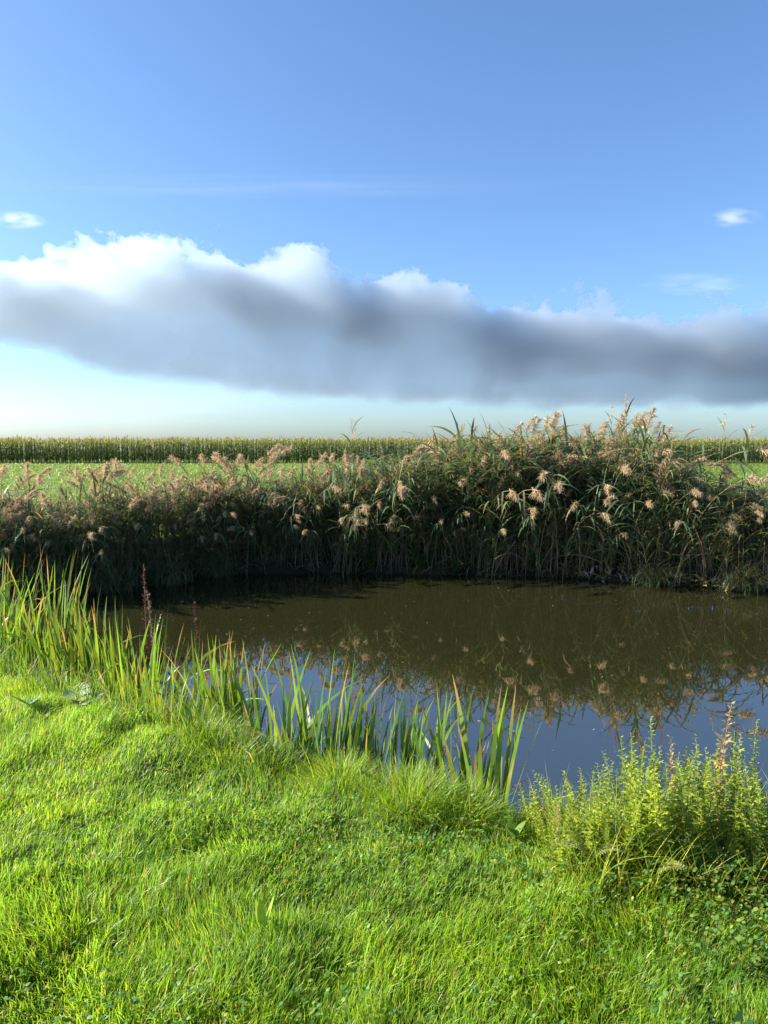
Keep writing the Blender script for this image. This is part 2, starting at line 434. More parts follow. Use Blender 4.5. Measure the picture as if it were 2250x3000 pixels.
# dead stems at the foot of the reeds
g = Geo(); n = 1500
x = r.uniform(-7, 7, n); y = far_edge(x) + r.uniform(.0, .8, n); z = terrain(x, y) - .03
az = r.uniform(0, 6.28, n); L = r.uniform(.4, 1.25, n); th0 = np.abs(r.normal(.05, .15, n)); th1 = th0 + r.normal(.1, .3, n)
V, Fq = ribbon(arc(np.stack([x, y, z], -1), az, L, th0, th1, 4), np.full((n, 4), .009), sides(az, r.uniform(0, 3, n), th0))
c = np.where(r.random((n, 1)) < .5, np.array([.34, .24, .17]), np.array([.24, .19, .12]))
g.add(V, Fq, blade_tint(c, n, 4, r, .4))
n = 1500
x = r.uniform(-7, 7, n); y = far_edge(x) + r.uniform(-.12, .5, n); z = terrain(x, y)
z = np.maximum(z, .0)
az = -math.pi / 2 + r.normal(0, 1.2, n); L = r.uniform(.15, .5, n); th0 = r.uniform(.2, 1., n); th1 = th0 + r.uniform(.5, 1.7, n)
V, Fq = ribbon(arc(np.stack([x, y, z], -1), az, L, th0, th1, 5), r.uniform(.008, .02, n)[:, None] * np.array([.6, 1, .9, .6, .1])[None], sides(az, r.uniform(-1, 1, n), th0))
c = np.where(r.random((n, 1)) < .3, np.array([.25, .19, .11]), np.array([.055, .085, .03]))
g.add(V, Fq, blade_tint(c, n, 5, r, .4))
tag(link('undergrowth', g.mesh('undergrowth', [M_DEAD])), 'dead stalks and sedge tangled at the foot of the reeds', 'undergrowth', kind='stuff')

# ------------------------------------------------------------------ meadow and maize
g = Geo(); n = 90000
y = 13.5 + 52 * r.random(n) ** 1.7; x = (r.random(n) * 2 - 1) * (.58 * y + 3)
k = y > far_edge(x) + 1.3; x, y = x[k], y[k]; n = len(x)
az = r.uniform(0, 6.28, n); L = r.uniform(.06, .16, n)
P = arc(np.stack([x, y, terrain(x, y) - .01], -1), az, L, r.uniform(0, .4, n), r.uniform(.5, 1.5, n), 3)
V, Fq = ribbon(P, (.006 + .0006 * y)[:, None] * np.array([1, .9, .1])[None], sides(az, r.uniform(-1, 1, n), np.full(n, .5)))
pn = fbm(x * .25, y * .25, 61, 3)[:, None]
c = np.array([.12, .18, .026]) * pn + np.array([.085, .145, .03]) * (1 - pn)
g.add(V, Fq, blade_tint(c, n, 3, r, .3))
tag(link('meadow_grass', g.mesh('meadow_grass', [M_GRASS])), 'bright mown meadow strip between the reeds and the maize', 'grass', kind='stuff')

def maize(r, H):
    g = Geo()
    P = np.stack([np.linspace(0, .04, 6), np.zeros(6), np.linspace(0, H * .9, 6)], -1)
    v, f = tube(P, np.linspace(.018, .008, 6), 4); g.add(v, f, np.array([.07, .09, .03]))
    n = 17
    s = np.linspace(.08, .86, n); root = np.stack([s * .04, 0 * s, s * H], -1)
    az = np.where(np.arange(n) % 2, 0, math.pi) + r.normal(0, .5, n)
    L = r.uniform(.45, .75, n) * (1 - .35 * s); a0 = r.uniform(.25, .5, n); a1 = a0 + r.uniform(.8, 1.9, n)
    PP = arc(root, az, L, a0, a1, 6)
    V, Fq = ribbon(PP, r.uniform(.05, .085, n)[:, None] * np.array([.7, 1, .95, .75, .45, .05])[None], sides(az, r.uniform(-.6, .6, n), a0))
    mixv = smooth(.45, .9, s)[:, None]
    c = np.array([.095, .15, .04]) * (1 - mixv) + np.array([.25, .28, .07]) * mixv  # yellower towards the top, with the sunlit upper half put into the leaf colour
    g.add(V, Fq, blade_tint(c, n, 6, r, .3))
    n = 9; az = r.uniform(0, 6.28, n)
    PP = arc(np.tile(np.array([[.04, 0, H * .86]]), (n, 1)), az, r.uniform(.2, .34, n), np.full(n, .05), r.uniform(.2, .8, n), 4)
    V, Fq = ribbon(PP, np.full((n, 4), .022) * np.array([.7, 1, 1, .4])[None], sides(az, r.uniform(-1.5, 1.5, n), az * 0 + .3))
    g.add(V, Fq, blade_tint(np.array([.37, .32, .16]), n, 4, r, .3))
    return g
MZ = [maize(r, 2.25 * q) for q in (.94, .98, 1., 1.02, 1.06, 1.0)]
MZM = [q.mesh('maize_plant', [M_MAIZE]) for q in MZ]; MZA = [q.cat() for q in MZ]
ROW = 64.
for i, x in enumerate(np.linspace(-36, 36, 300)):
    x = x + r.uniform(-.13, .13); y = ROW + r.uniform(-.25, .25)
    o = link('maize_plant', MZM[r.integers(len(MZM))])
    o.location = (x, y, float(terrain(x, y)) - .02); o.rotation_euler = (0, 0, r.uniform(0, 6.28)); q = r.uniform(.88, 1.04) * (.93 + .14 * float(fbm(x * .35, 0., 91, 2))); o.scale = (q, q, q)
    tag(o, 'green maize plant with a straw coloured tassel in the front row of the field', 'maize', 'maize plants in the front row')
g = Geo()
for row in range(9):
    for x in np.arange(-62, 62, .26 if row < 4 else .4):
        x = x + r.uniform(-.1, .1); y = ROW + .38 + .75 * row + r.uniform(-.1, .1)
        if row == 0 and abs(x) > 36: y -= .38
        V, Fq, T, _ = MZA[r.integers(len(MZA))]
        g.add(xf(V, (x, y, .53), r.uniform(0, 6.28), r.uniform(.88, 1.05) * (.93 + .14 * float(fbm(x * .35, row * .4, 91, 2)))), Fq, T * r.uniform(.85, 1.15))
tag(link('maize_field', g.mesh('maize_field', [M_MAIZE])), 'ripening maize crop behind the front row along the horizon', 'maize field', kind='stuff')

# ------------------------------------------------------------------ iris clumps on the near bank
def iris(r, n, H, spread, lean_az=0., lean=.12, tone=0., dead=3, wmul=1., flop=.14):
    lv, wd = Geo(), Geo()
    az = r.uniform(0, 6.28, n); rad = spread * np.sqrt(r.random(n))
    root = np.stack([rad * np.cos(az) * 1.3, rad * np.sin(az) * .8, np.full(n, -.05)], -1)
    az = np.where(r.random(n) < .5, lean_az + r.normal(0, .7, n), az)
    L = H * r.uniform(.55, 1.08, n) + .05
    th0 = np.abs(r.normal(lean * .6, .09, n)); th1 = th0 + np.abs(r.normal(.12, .18, n))
    fl = r.random(n) < flop; th1 = np.where(fl, th0 + r.uniform(.9, 1.9, n), th1)
    k = 9
    P = arc(root, az, L, th0, th1, k, 1.8)
    w = np.array([.75, .9, 1, 1, .97, .9, .72, .42, .03])
    roll = r.uniform(-1.4, 1.4, n); S0 = sides(az, roll, th0); S1 = sides(az, roll + r.normal(0, .5, n), th1)
    tt = np.linspace(0, 1, k)[None, :, None]; SS = S0[:, None] * (1 - tt) + S1[:, None] * tt; SS /= np.linalg.norm(SS, axis=-1, keepdims=True)
    V, Fq = ribbon(P, r.uniform(.016, .028, n)[:, None] * wmul * w[None], SS)
    c = np.array([.14, .24, .025]) * (1 - tone) + np.array([.08, .17, .05]) * tone
    u = r.random((n, 1)); c = np.where(u < .3, c * .5 + np.array([.2, .22, .02]) * .5, c)
    T = blade_tint(c, n, k, r, .25).reshape(n, k, 2, 3)
    brown = (r.random(n) < .3)[:, None, None, None] * (np.linspace(0, 1, k) > .82)[None, :, None, None]
    T = np.where(brown, np.array([.28, .19, .07]), T).reshape(-1, 3)
    lv.add(V, Fq, T)
    if dead:
        m = dead; az = r.uniform(0, 6.28, m)
        root = np.stack([spread * r.normal(0, .6, m), spread * r.normal(0, .4, m), np.full(m, -.03)], -1)
        a0 = r.uniform(.2, .7, m); a1 = a0 + r.uniform(.7, 2.0, m)
        P = arc(root, az, H * r.uniform(.4, .85, m), a0, a1, 8)
        V, Fq = ribbon(P, r.uniform(.007, .013, m)[:, None] * np.linspace(1, .25, 8)[None], sides(az, r.uniform(-1, 1, m), a0))
        c = np.array([.34, .23, .09]) * r.uniform(.6, 1.1, (m, 1)); c = np.where(r.random((m, 1)) < .35, np.array([.24, .10, .05]), c)
        wd.add(V, Fq, blade_tint(c, m, 8, r, .2))
    return lv, wd
IR = [  # x, y, blades, height of the tips above the water, spread, lean az, tone, dead, label
    (.50, 3.66, 17, .92, .08, 0., .25, 2, 'separate iris clump of wide blades nearest the herb patch, water all round it'),
    (.36, 3.85, 14, 0.86, .13, 2.6, .4, 3, 'pale thin iris clump beside the brown dock spike in the shallow water'),
    (.16, 3.95, 13, 0.84, .12, .4, .5, 2, 'loose iris clump just left of the pale thin one, tips against the water'),
    (.02, 4.0, 12, 0.84, .1, .6, .7, 2, 'short bluish iris clump right of the tallest dark clump'),
    (-.16, 3.95, 16, 0.84, .13, .5, .7, 3, 'low dense iris clump behind the round grass tussock'),
    (-.36, 4.02, 17, 0.99, .09, .1, .75, 2, 'tall dark bluish iris clump with straight stiff blades before the open water'),
    (-.55, 4.1, 14, 0.95, .1, .2, .6, 3, 'narrow upright iris clump left of the tall bluish one'),
    (-.86, 4.45, 22, 0.95, .15, 2.8, .1, 4, 'bushy yellow green iris clump in the middle of the bank'),
    (-1.05, 4.6, 13, 0.98, .12, .2, .2, 5, 'ragged iris clump with bent brown leaves left of the bushy one'),
    (-1.3, 4.55, 13, 0.9, .13, .4, .2, 4, 'small iris clump with blades crossing at the edge of the lawn'),
    (-1.65, 5.0, 19, 0.94, .13, .3, .05, 3, 'bright yellow green iris clump below the tall dock stalks'),
    (-1.9, 5.3, 18, 0.88, .15, 2.9, .1, 5, 'iris clump with drooping tips just left of the dock stalks'),
    (-2.15, 5.5, 20, 0.94, .15, 2.7, .2, 5, 'dense tall iris clump leaning left over brown dead leaves'),
    (-2.42, 5.65, 22, 1.04, .14, 2.7, .2, 8, 'tallest iris clump on the left with orange withered leaves'),
    (-2.85, 6.0, 18, 0.84, .15, 2.2, .0, 3, 'low lime green iris clump behind the shaded grass at left'),
    (-3.15, 6.15, 18, 0.9, .15, .4, .25, 2, 'iris clump with bright straight blades near the left frame edge'),
    (-3.5, 6.5, 16, 0.96, .16, .4, .3, 3, 'iris clump at the far left end of the bank'),
    (-3.3, 7.3, 16, 1.12, .2, .3, .4, 10, 'shaggy iris clump arching to the right in front of the left reeds'),
    (-3.9, 7.4, 18, 1.14, .2, .2, .2, 6, 'high iris clump at the left frame edge touching the reeds'),
]
r = np.random.default_rng(31)
for (x, y, n, H, sp, la, tone, dead, lab) in IR:
    y -= .12 if y < 5 else .05
    z = float(terrain(x, y)); z = max(z, -.1)
    lv, wd = iris(r, int(n * (1.3 if x == .50 else 2.5 if x < -.5 else 2.)), (H - z) * 1.03, sp, la, .14, tone, dead * 2, 1.2 if x == .50 else 1.0, .0 if x == .50 else .14)
    t = thing('iris_clump', lab, 'iris', (x, y, z), 0, 1, 'iris clumps along the near bank')
    link('leaves', lv.mesh('leaves', [M_IRIS]), t); link('withered_leaves', wd.mesh('withered_leaves', [M_DEAD]), t)

# sedge clumps trailing into the water at the left end of the far bank, and rank growth on the near bank
def sedge(r, n, L, c, rad=.15):
    g = Geo(); az = -math.pi / 2 + r.normal(0, 1.0, n)
    root = np.stack([r.normal(0, rad, n), r.normal(0, rad * .6, n), r.uniform(-.05, .05, n)], -1)
    th0 = np.abs(r.normal(.25, .25, n)); th1 = th0 + r.uniform(.8, 2.2, n); l = L * r.uniform(.5, 1.1, n)
    P = arc(root, az, l, th0, th1, 8, 1.1)
    V, Fq = ribbon(P, r.uniform(.006, .013, n)[:, None] * np.array([.8, 1, 1, .95, .8, .6, .4, .08])[None], sides(az, r.uniform(-.7, .7, n), th0))
    cc = np.tile(np.array(c), (n, 1)); cc = np.where(r.random((n, 1)) < .2, np.array([.25, .2, .1]), cc)
    g.add(V, Fq, blade_tint(cc, n, 8, r, .3)); return g
for x, y, L, lab in [(-3.35, 11.3, .95, 'grey green sedge trailing into the dark water at the left corner of the pool'), (-4.0, 10.7, .9, 'dense drooping sedge below the left reeds behind the dock stalks'),
                     (-4.7, 10.2, .95, 'drooping sedge in the deep shade of the left reeds'), (-2.75, 12.0, .8, 'upright blue green sedge where the left reeds meet the open water'),
                     (-5.4, 9.95, 1.0, 'sedge clump under the reeds at the left frame edge'), (5.3, 10.8, .7, 'sedge drooping to the water at the right frame edge'), (4.2, 11.25, .6, 'pale sedge among withered leaves at the right waterline')]:
    o = link('sedge_clump', sedge(r, 240, L, (.09, .13, .06)).mesh('sedge_clump', [M_REEDLEAF])); o.location = (x, y, max(0, float(terrain(x, y)))); tag(o, lab, 'sedge', 'sedge clumps at the waterline')
def bushy(r, n, h, w):
    g = Geo()
    for q in range(9):
        a = r.uniform(0, 6.28); P = arc(np.zeros((1, 3)), np.array([a]), np.array([h * r.uniform(.6, 1.1)]), np.array([r.uniform(0, .6)]), np.array([r.uniform(.3, 1.3)]), 7)[0]
        v, f = tube(P, .003, 3); g.add(v, f, np.array([.1, .12, .05]))
        m = n // 9; s = r.random(m) ** .7 * 6; root = np.stack([np.interp(s, np.arange(7), P[:, i]) for i in range(3)], -1)
        az = r.uniform(0, 6.28, m); a0 = r.uniform(.7, 1.6, m); l = r.uniform(.03, .065, m)
        V, Fq = ribbon(arc(root, az, l, a0, a0 + .6, 4), l[:, None] * .5 * np.array([.4, 1, .8, .1])[None], sides(az, r.normal(0, .3, m), a0))
        g.add(V, Fq, blade_tint(np.array([.08, .16, .04]), m, 4, r, .35))
    return g
for x, d, h, lab in [(.62, -.02, .38, 'low bushy green plant at the far waterline left of its paler neighbour'), (1.2, -.02, .42, 'paler bushy plant at the far waterline in the middle'), (-.2, .05, .3, 'small dark bushy plant at the foot of the dead reed stalks'),
                     (2.5, .1, .45, 'green nettle like bush under the hanging reeds right of the middle'), (3.6, .08, .4, 'green bush at the waterline left of the withered leaves')]:
    y = float(far_edge(x)) + d
    o = link('waterside_bush', bushy(r, 420, h, .2).mesh('waterside_bush', [M_HERB])); o.location = (x, y, max(0., float(terrain(x, y)))); tag(o, lab, 'bush', 'bushes at the far waterline')
for x, d, az, L, th, lab in [(2.35, .2, -2.3, 1.0, 1.35, 'long bleached reed stem sloping down left to the water'), (2.7, .25, -.75, 1.0, 1.45, 'fallen reed stem reaching right just above the water'), (2.55, .0, -1.9, .7, 1.2, 'broken reed stem dipping its tip in the water'),
                             (1.5, .3, -.4, 1.2, 1.4, 'pale fallen stem lying across the standing dead stalks'), (3.9, .2, -2.6, .9, 1.3, 'brown fallen stem among the withered leaves')]:
    y = float(far_edge(x)) + d
    P = arc(np.zeros((1, 3)), np.array([az]), np.array([L]), np.array([th - .5]), np.array([th + .55]), 9)[0]
    g = Geo(); v, f = tube(P, np.linspace(.008, .004, 9), 5); g.add(v, f, np.array([.34, .27, .18]))
    o = link('fallen_stem', g.mesh('fallen_stem', [M_DEAD])); o.location = (x, y, max(.08, float(terrain(x, y)) + .1)); tag(o, lab, 'reed stem', 'fallen reed stems at the far waterline')
g = Geo(); n = 220
x = r.uniform(3.1, 6.3, n); y = far_edge(x) + r.uniform(-.12, .12, n); az = r.uniform(0, 6.28, n); a0 = r.uniform(.4, 1.6, n); l = r.uniform(.06, .2, n)
V, Fq = ribbon(arc(np.stack([x, y, np.maximum(.02, terrain(x, y)) + r.uniform(0, .12, n)], -1), az, l, a0, a0 + r.uniform(.3, 2, n), 5), l[:, None] * .22 * np.array([.4, 1, 1, .6, .1])[None], sides(az, r.uniform(-1, 1, n), a0))
g.add(V, Fq, blade_tint(np.where(r.random((n, 1)) < .5, np.array([.42, .34, .26]), np.array([.26, .22, .08])), n, 5, r, .3))
tag(link('withered_leaves', g.mesh('withered_leaves', [M_DEAD])), 'bleached and yellow dead leaves littering the right end of the far waterline', 'dead leaves', kind='stuff')
g = Geo(); n = 7000
x = r.uniform(-5.5, -.2, n); y = near_edge(x) + r.uniform(-.2, .55, n); k = r.random(n) < smooth(-.2, -1.6, x) * .8 + .1; x, y = x[k], y[k]; n = len(x)
az = r.uniform(0, 6.28, n); L = r.uniform(.2, .62, n) * np.interp(x, [-5, -2.6, -1.2, -.3], [.85, .6, .6, .5]); th0 = np.abs(r.normal(.12, .2, n)); th1 = th0 + np.abs(r.normal(.6, .5, n))
V, Fq = ribbon(arc(np.stack([x, y, np.maximum(terrain(x, y), -.05)], -1), az, L, th0, th1, 6, 1.4), r.uniform(.003, .009, n)[:, None] * np.array([.9, 1, .9, .7, .45, .08])[None], sides(az, r.uniform(-1, 1, n), th0))
u = r.random((n, 1)); c = np.where(u < .62, np.array([.085, .17, .03]), np.where(u < .67, np.array([.30, .22, .11]), np.where(u < .70, np.array([.26, .11, .05]), np.array([.15, .24, .03]))))
g.add(V, Fq, blade_tint(c, n, 6, r, .35))
tag(link('bank_grass', g.mesh('bank_grass', [M_GRASS])), 'rank mixed grass and brown stalks between the iris clumps at the left', 'grass', kind='stuff')

# ------------------------------------------------------------------ grass tussocks at the bank edge
def tussock(r, n, rad, L, tone):
    g = Geo()
    az0 = r.uniform(0, 6.28, n); q = rad * np.sqrt(r.random(n))
    root = np.stack([q * np.cos(az0), q * np.sin(az0), -.02 - .06 * (q / rad) ** 2], -1)
    az = az0 + r.normal(0, .6, n)
    l = L * r.uniform(.55, 1.15, n); th0 = np.abs(r.normal(.1, .15, n)) + .35 * q / rad; th1 = th0 + np.abs(r.normal(1.0, .45, n))
    P = arc(root, az, l, th0, th1, 6, 1.3)
    V, Fq = ribbon(P, r.uniform(.002, .004, n)[:, None] * np.array([.9, 1, .9, .7, .45, .08])[None], sides(az, r.uniform(-.8, .8, n), th0))
    c = np.array([.19, .30, .018]) * (1 - tone) + np.array([.09, .19, .03]) * tone  # higher tone is darker green; shaded tussocks carry their shade in it
    c = np.where(r.random((n, 1)) < .1, np.array([.28, .25, .1]), c)
    g.add(V, Fq, blade_tint(c, n, 6, r, .3)); return g
TU = [(-.22, 3.5, .16, .24, .1, 'round green grass tussock below the short iris blades'), (.12, 3.28, .17, .26, .2, 'rounded tussock at the bank edge right of the other round one'),
      (-.62, 3.75, .15, .26, .4, 'dark grass tussock hanging over the bank in front of the tall bluish iris'), (-1.05, 4.05, .22, .3, .05, 'large pale mound of combed grass before the bushy iris'),
      (-1.55, 4.4, .24, .3, .0, 'sunlit sloping grass mound beside the grey broad leaves'), (-.85, 3.8, .15, .26, .4, 'small dark tussock beside the patch of dry straw'),
      (.36, 3.2, .14, .22, .1, 'low yellowish tussock left of the separate iris clump'), (.78, 3.1, .15, .24, .2, 'thin tussock between the separate iris clump and the herb patch'),
      (-2.3, 5.0, .26, .3, .6, 'shaded tussock at the left under the tallest iris'), (-2.75, 5.35, .26, .3, .5, 'shaded tussock at the left frame edge'),  # shadow of the left plants is mixed into the tone of these two
      (.95, 2.8, .17, .2, .0, 'bright grass tussock at the left foot of the herb patch'), (.08, 3.62, .18, .24, .6, 'dark overhanging tussock at the waterline')]
for (x, y, rad, L, tone, lab) in TU:
    o = link('grass_tussock', tussock(r, int(1500 * rad / .16), rad, L * .86, tone).mesh('grass_tussock', [M_GRASS]))
    o.location = (x, y, float(terrain(x, y))); tag(o, lab, 'grass tussock', 'tussocks along the bank edge')

# ------------------------------------------------------------------ herb stalks (small paired leaves) on the right
def herb(r, H, leafc, stemc, step=.017, llen=.048, lean=.1, bend=.15):
    st, fo = Geo(), Geo()
    k = 10
    P = arc(np.zeros((1, 3)), np.zeros(1), np.array([H]), np.array([lean]), np.array([lean + bend]), k, 1.5)[0]
    v, f = tube(P, np.linspace(.003, .0012, k), 4); st.add(v, f, stemc)
    n = int(H / step); s = np.linspace(.15, .995, n)
    root = np.stack([np.interp(s * (k - 1), np.arange(k), P[:, i]) for i in range(3)], -1)
    root = np.repeat(root, 4, 0); s4 = np.repeat(s, 4)
    m = len(root)
    az = np.tile(np.array([0, 3.14, .5, 3.6]), n) + np.repeat(np.arange(n) % 2 * 1.57, 4) + r.normal(0, .3, m)
    l = llen * r.uniform(.55, 1.2, m) * np.interp(s4, [0, .3, .75, 1], [1.1, 1.1, .8, .35]); l[2::4] *= .6; l[3::4] *= .6
    a0 = r.uniform(.6, 1.1, m); a1 = a0 + r.uniform(.3, 1.2, m)
    PP = arc(root, az, l, a0, a1, 4)
    V, Fq = ribbon(PP, (l * r.uniform(.3, .45, m))[:, None] * np.array([.5, 1, .8, .1])[None], sides(az, r.uniform(-.4, .4, m), a0))
    c = np.tile(np.asarray(leafc, float), (m, 1)); u = r.random((m, 1)); c = np.where(u < .2, c * np.array([1.3, 1.1, .8]), c)
    fo.add(V, Fq, blade_tint(c, m, 4, r, .35)); return st, fo
GRN = (np.array([.17, .26, .05]), np.array([.17, .2, .05])); LIM = (np.array([.26, .36, .035]), np.array([.2, .18, .05])); RED = (np.array([.30, .25, .11]), np.array([.24, .13, .07]))
HV = {'green': [herb(r, .55, *GRN, lean=r.uniform(0, .2), bend=r.uniform(0, .4)) for _ in range(4)],
      'lime': [herb(r, .5, *LIM, lean=r.uniform(0, .2), bend=r.uniform(0, .4)) for _ in range(4)],
      'red': [herb(r, .55, *RED, lean=r.uniform(0, .1), bend=r.uniform(0, .2)) for _ in range(2)]}
HM = {k: [(a.mesh('stem', [M_STEM]), b.mesh('foliage', [M_HERB])) for a, b in v] for k, v in HV.items()}
def put_herb(kind, x, y, h, rz, lab, z=None):
    ms = HM[kind]; a, b = ms[r.integers(len(ms))]
    z = max(float(terrain(x, y)), .0) if z is None else z
    t = thing('herb_stalk', lab, 'herb stalk', (x, y, z - .02), rz, h / (.55 if kind != 'lime' else .5), 'herb stalks on the right of the bank')
    link('stem', a, t); link('foliage', b, t)
for kind, x, y, h, lab in [('green', .92, 3.15, .44, 'lone herb stalk at the left edge of the herb patch, set off against the water'), ('green', 1.0, 3.15, .54, 'leftmost tall herb stalk with a grey green tip over the water'),
                           ('green', 1.18, 3.1, .56, 'herb stalk left of the red stalks rising over the lime mass'), ('red', 1.24, 3.05, .52, 'upright reddish herb stalk left of the tallest stalk'),
                           ('red', 1.38, 3.0, .68, 'tallest herb stalk of the patch, yellow at the tip and reddish below'), ('green', 1.6, 3.1, .55, 'green herb stalk rising alone right of the tallest one'),
                           ('green', 1.82, 3.1, .5, 'herb stalk with a flared green tip, first of the two right of the gap'), ('green', 1.95, 3.05, .55, 'bushy headed herb stalk in the right part of the patch'),
                           ('green', 2.12, 3.15, .46, 'slender pale herb stalk leaning at the right over the water'), ('red', 1.36, 2.85, .46, 'reddish herb stalk low in the middle of the patch')]:
    put_herb(kind, x, y, h, r.uniform(0, 6.28), lab)
for i in range(290):
    u = r.random() ** 1.2
    x = .64 + 1.6 * u; y = 2.68 + (.5 + .1 * u) * r.random()
    kind = r.choice(['lime', 'green', 'red'], p=[.62, .365, .015]) if x < 1.5 else r.choice(['lime', 'green'], p=[.3, .7])
    h = (r.uniform(.28, .5) if x < 1.6 else r.uniform(.25, .44)) * float(np.interp(x, [.6, 1.05], [.55, 1.]))
    lab = {'lime': 'short lime yellow herb stalk in the thick of the patch', 'green': 'short mid green herb stalk in the thick of the patch', 'red': 'short reddish herb stalk in the thick of the patch'}[kind]
    put_herb(kind, x, y, h, r.uniform(0, 6.28), lab)

# ------------------------------------------------------------------ clover and small broad leaves (stuff)
g = Geo()
def broad(x, y, z, r, size, c, nleaf=3):
    """little compound leaves as rows of rounded leaflets"""
    n = len(x)
    for j in range(nleaf):
        az = r.uniform(0, .8, n) + j * 6.283 / nleaf
        l = size * r.uniform(.7, 1.3, n); a0 = r.uniform(.7, 1.35, n)
        P = arc(np.stack([x, y, z], -1), az, l, a0, a0 + r.uniform(.1, .7, n), 5)
        V, Fq = ribbon(P, l[:, None] * .72 * np.array([.25, .8, 1, .8, .25])[None], sides(az, r.normal(0, .25, n), a0))
        g.add(V, Fq, blade_tint(c, n, 5, r, .3))
def clover_keep(x, y):
    p1 = np.exp(-(((x - .3) / .7) ** 2 + ((y - 2.9) / .3) ** 2)); p2 = np.exp(-(((x - .1) / .8) ** 2 + ((y - 1.95) / .22) ** 2))
    p3 = smooth(.5, .72, fbm(x * 1.6, y * 1.6, 71, 3)); p4 = np.exp(-(((x - 1.4) / .5) ** 2 + ((y - 2.5) / .28) ** 2)) * 1.6
    return np.clip(p1 * .9 + p2 * .7 + p3 * .5 + p4, 0, 1) * (y < near_edge(x) + .1) * in_view(x, y, .3)
x, y = scatter(13000, -3, 2.6, 1.7, 4.6, clover_keep)
n = len(x); z = terrain(x, y) + rng.uniform(.03, .12, n)
c = np.where(rng.random((n, 1)) < .3, np.array([.16, .23, .02]), np.array([.10, .2, .04]))
broad(x, y, z, rng, .0135, c)
tag(link('clover', g.mesh('clover', [M_HERB])), 'clover and small round leaves scattered through the lawn', 'clover', kind='stuff')

g = Geo()
n = 5200; x = rng.uniform(.8, 2.6, n); y = 2.2 + .75 * rng.random(n) - .05 * (x - .8); z = terrain(x, y) + rng.random(n) ** 1.5 * .15
c = np.where(rng.random((n, 1)) < .35, np.array([.17, .21, .03]), np.array([.09, .18, .035]))
k = rng.random(n) < smooth(.8, 1.3, x); broad(x[k], y[k], z[k], rng, .0155, c[k])
n = 3600; x = rng.uniform(.7, 2.5, n); y = 2.55 + .75 * rng.random(n); az = rng.uniform(0, 6.28, n)
P = arc(np.stack([x, y, terrain(x, y)], -1), az, rng.uniform(.12, .34, n), np.abs(rng.normal(.1, .3, n)), rng.uniform(.4, 1.6, n), 5)
V, Fq = ribbon(P, rng.uniform(.002, .005, n)[:, None] * np.array([1, 1, .8, .5, .1])[None], sides(az, rng.uniform(-1, 1, n), az * 0 + .4))
c = np.where(rng.random((n, 1)) < .5, np.array([.32, .36, .03]), np.array([.17, .26, .03])); c = np.where(rng.random((n, 1)) < .05, np.array([.3, .22, .1]), c)
g.add(V, Fq, blade_tint(c, n, 5, rng, .3))
tag(link('ground_cover', g.mesh('ground_cover', [M_HERB])), 'tangle of grass and low leaves at the foot of the herb stalks', 'ground cover', kind='stuff')

# ------------------------------------------------------------------ dock stalks
def dock(r, H, c):
    st, sd = Geo(), Geo()
    P = arc(np.zeros((1, 3)), np.zeros(1), np.array([H]), np.array([.03]), np.array([.1]), 8)[0]
    v, f = tube(P, np.linspace(.005, .002, 8), 5); st.add(v, f, c * 1.3)
    n = 260; s = .4 + .6 * r.random(n)
    root = np.stack([np.interp(s * 7, np.arange(8), P[:, i]) for i in range(3)], -1) + r.normal(0, 1, (n, 3)) * (.016 * (1.25 - s))[:, None]
    az = r.uniform(0, 6.28, n); l = r.uniform(.008, .018, n)
    PP = arc(root, az, l, r.uniform(.2, 1.5, n), r.uniform(1, 2, n), 3)
    V, Fq = ribbon(PP, l[:, None] * np.array([.3, .8, .2])[None], sides(az, r.uniform(-1, 1, n), az * 0 + 1))
    sd.add(V, Fq, blade_tint(c, n, 3, r, .4)); return st, sd
for x, y, H, c, lab in [(-1.72, 5.25, 1.22, (.11, .045, .03), 'tall dark red dock stalk with dense seeds against the black water'), (-1.62, 5.2, 1.08, (.2, .15, .11), 'pale grey brown dock stalk close beside the dark red one'),
                        (-1.33, 5.25, 1.12, (.075, .035, .028), 'lone thin maroon dock stalk standing right of the pair'), (.44, 3.72, .42, (.22, .13, .09), 'short brown dock spike at the edge of the sky reflection'),
                        (-2.5, 5.6, .6, (.2, .11, .06), 'brown dock stalk among orange withered iris leaves')]:
    st, sd = dock(r, H, np.array(c)); z = max(float(terrain(x, y)), -.1)
    t = thing('dock_stalk', lab, 'dock', (x, y, z), r.uniform(0, 6), 1, 'dead dock stalks'); link('stem', st.mesh('stem', [M_STEM]), t); link('seed_head', sd.mesh('seed_head', [M_DEAD]), t)

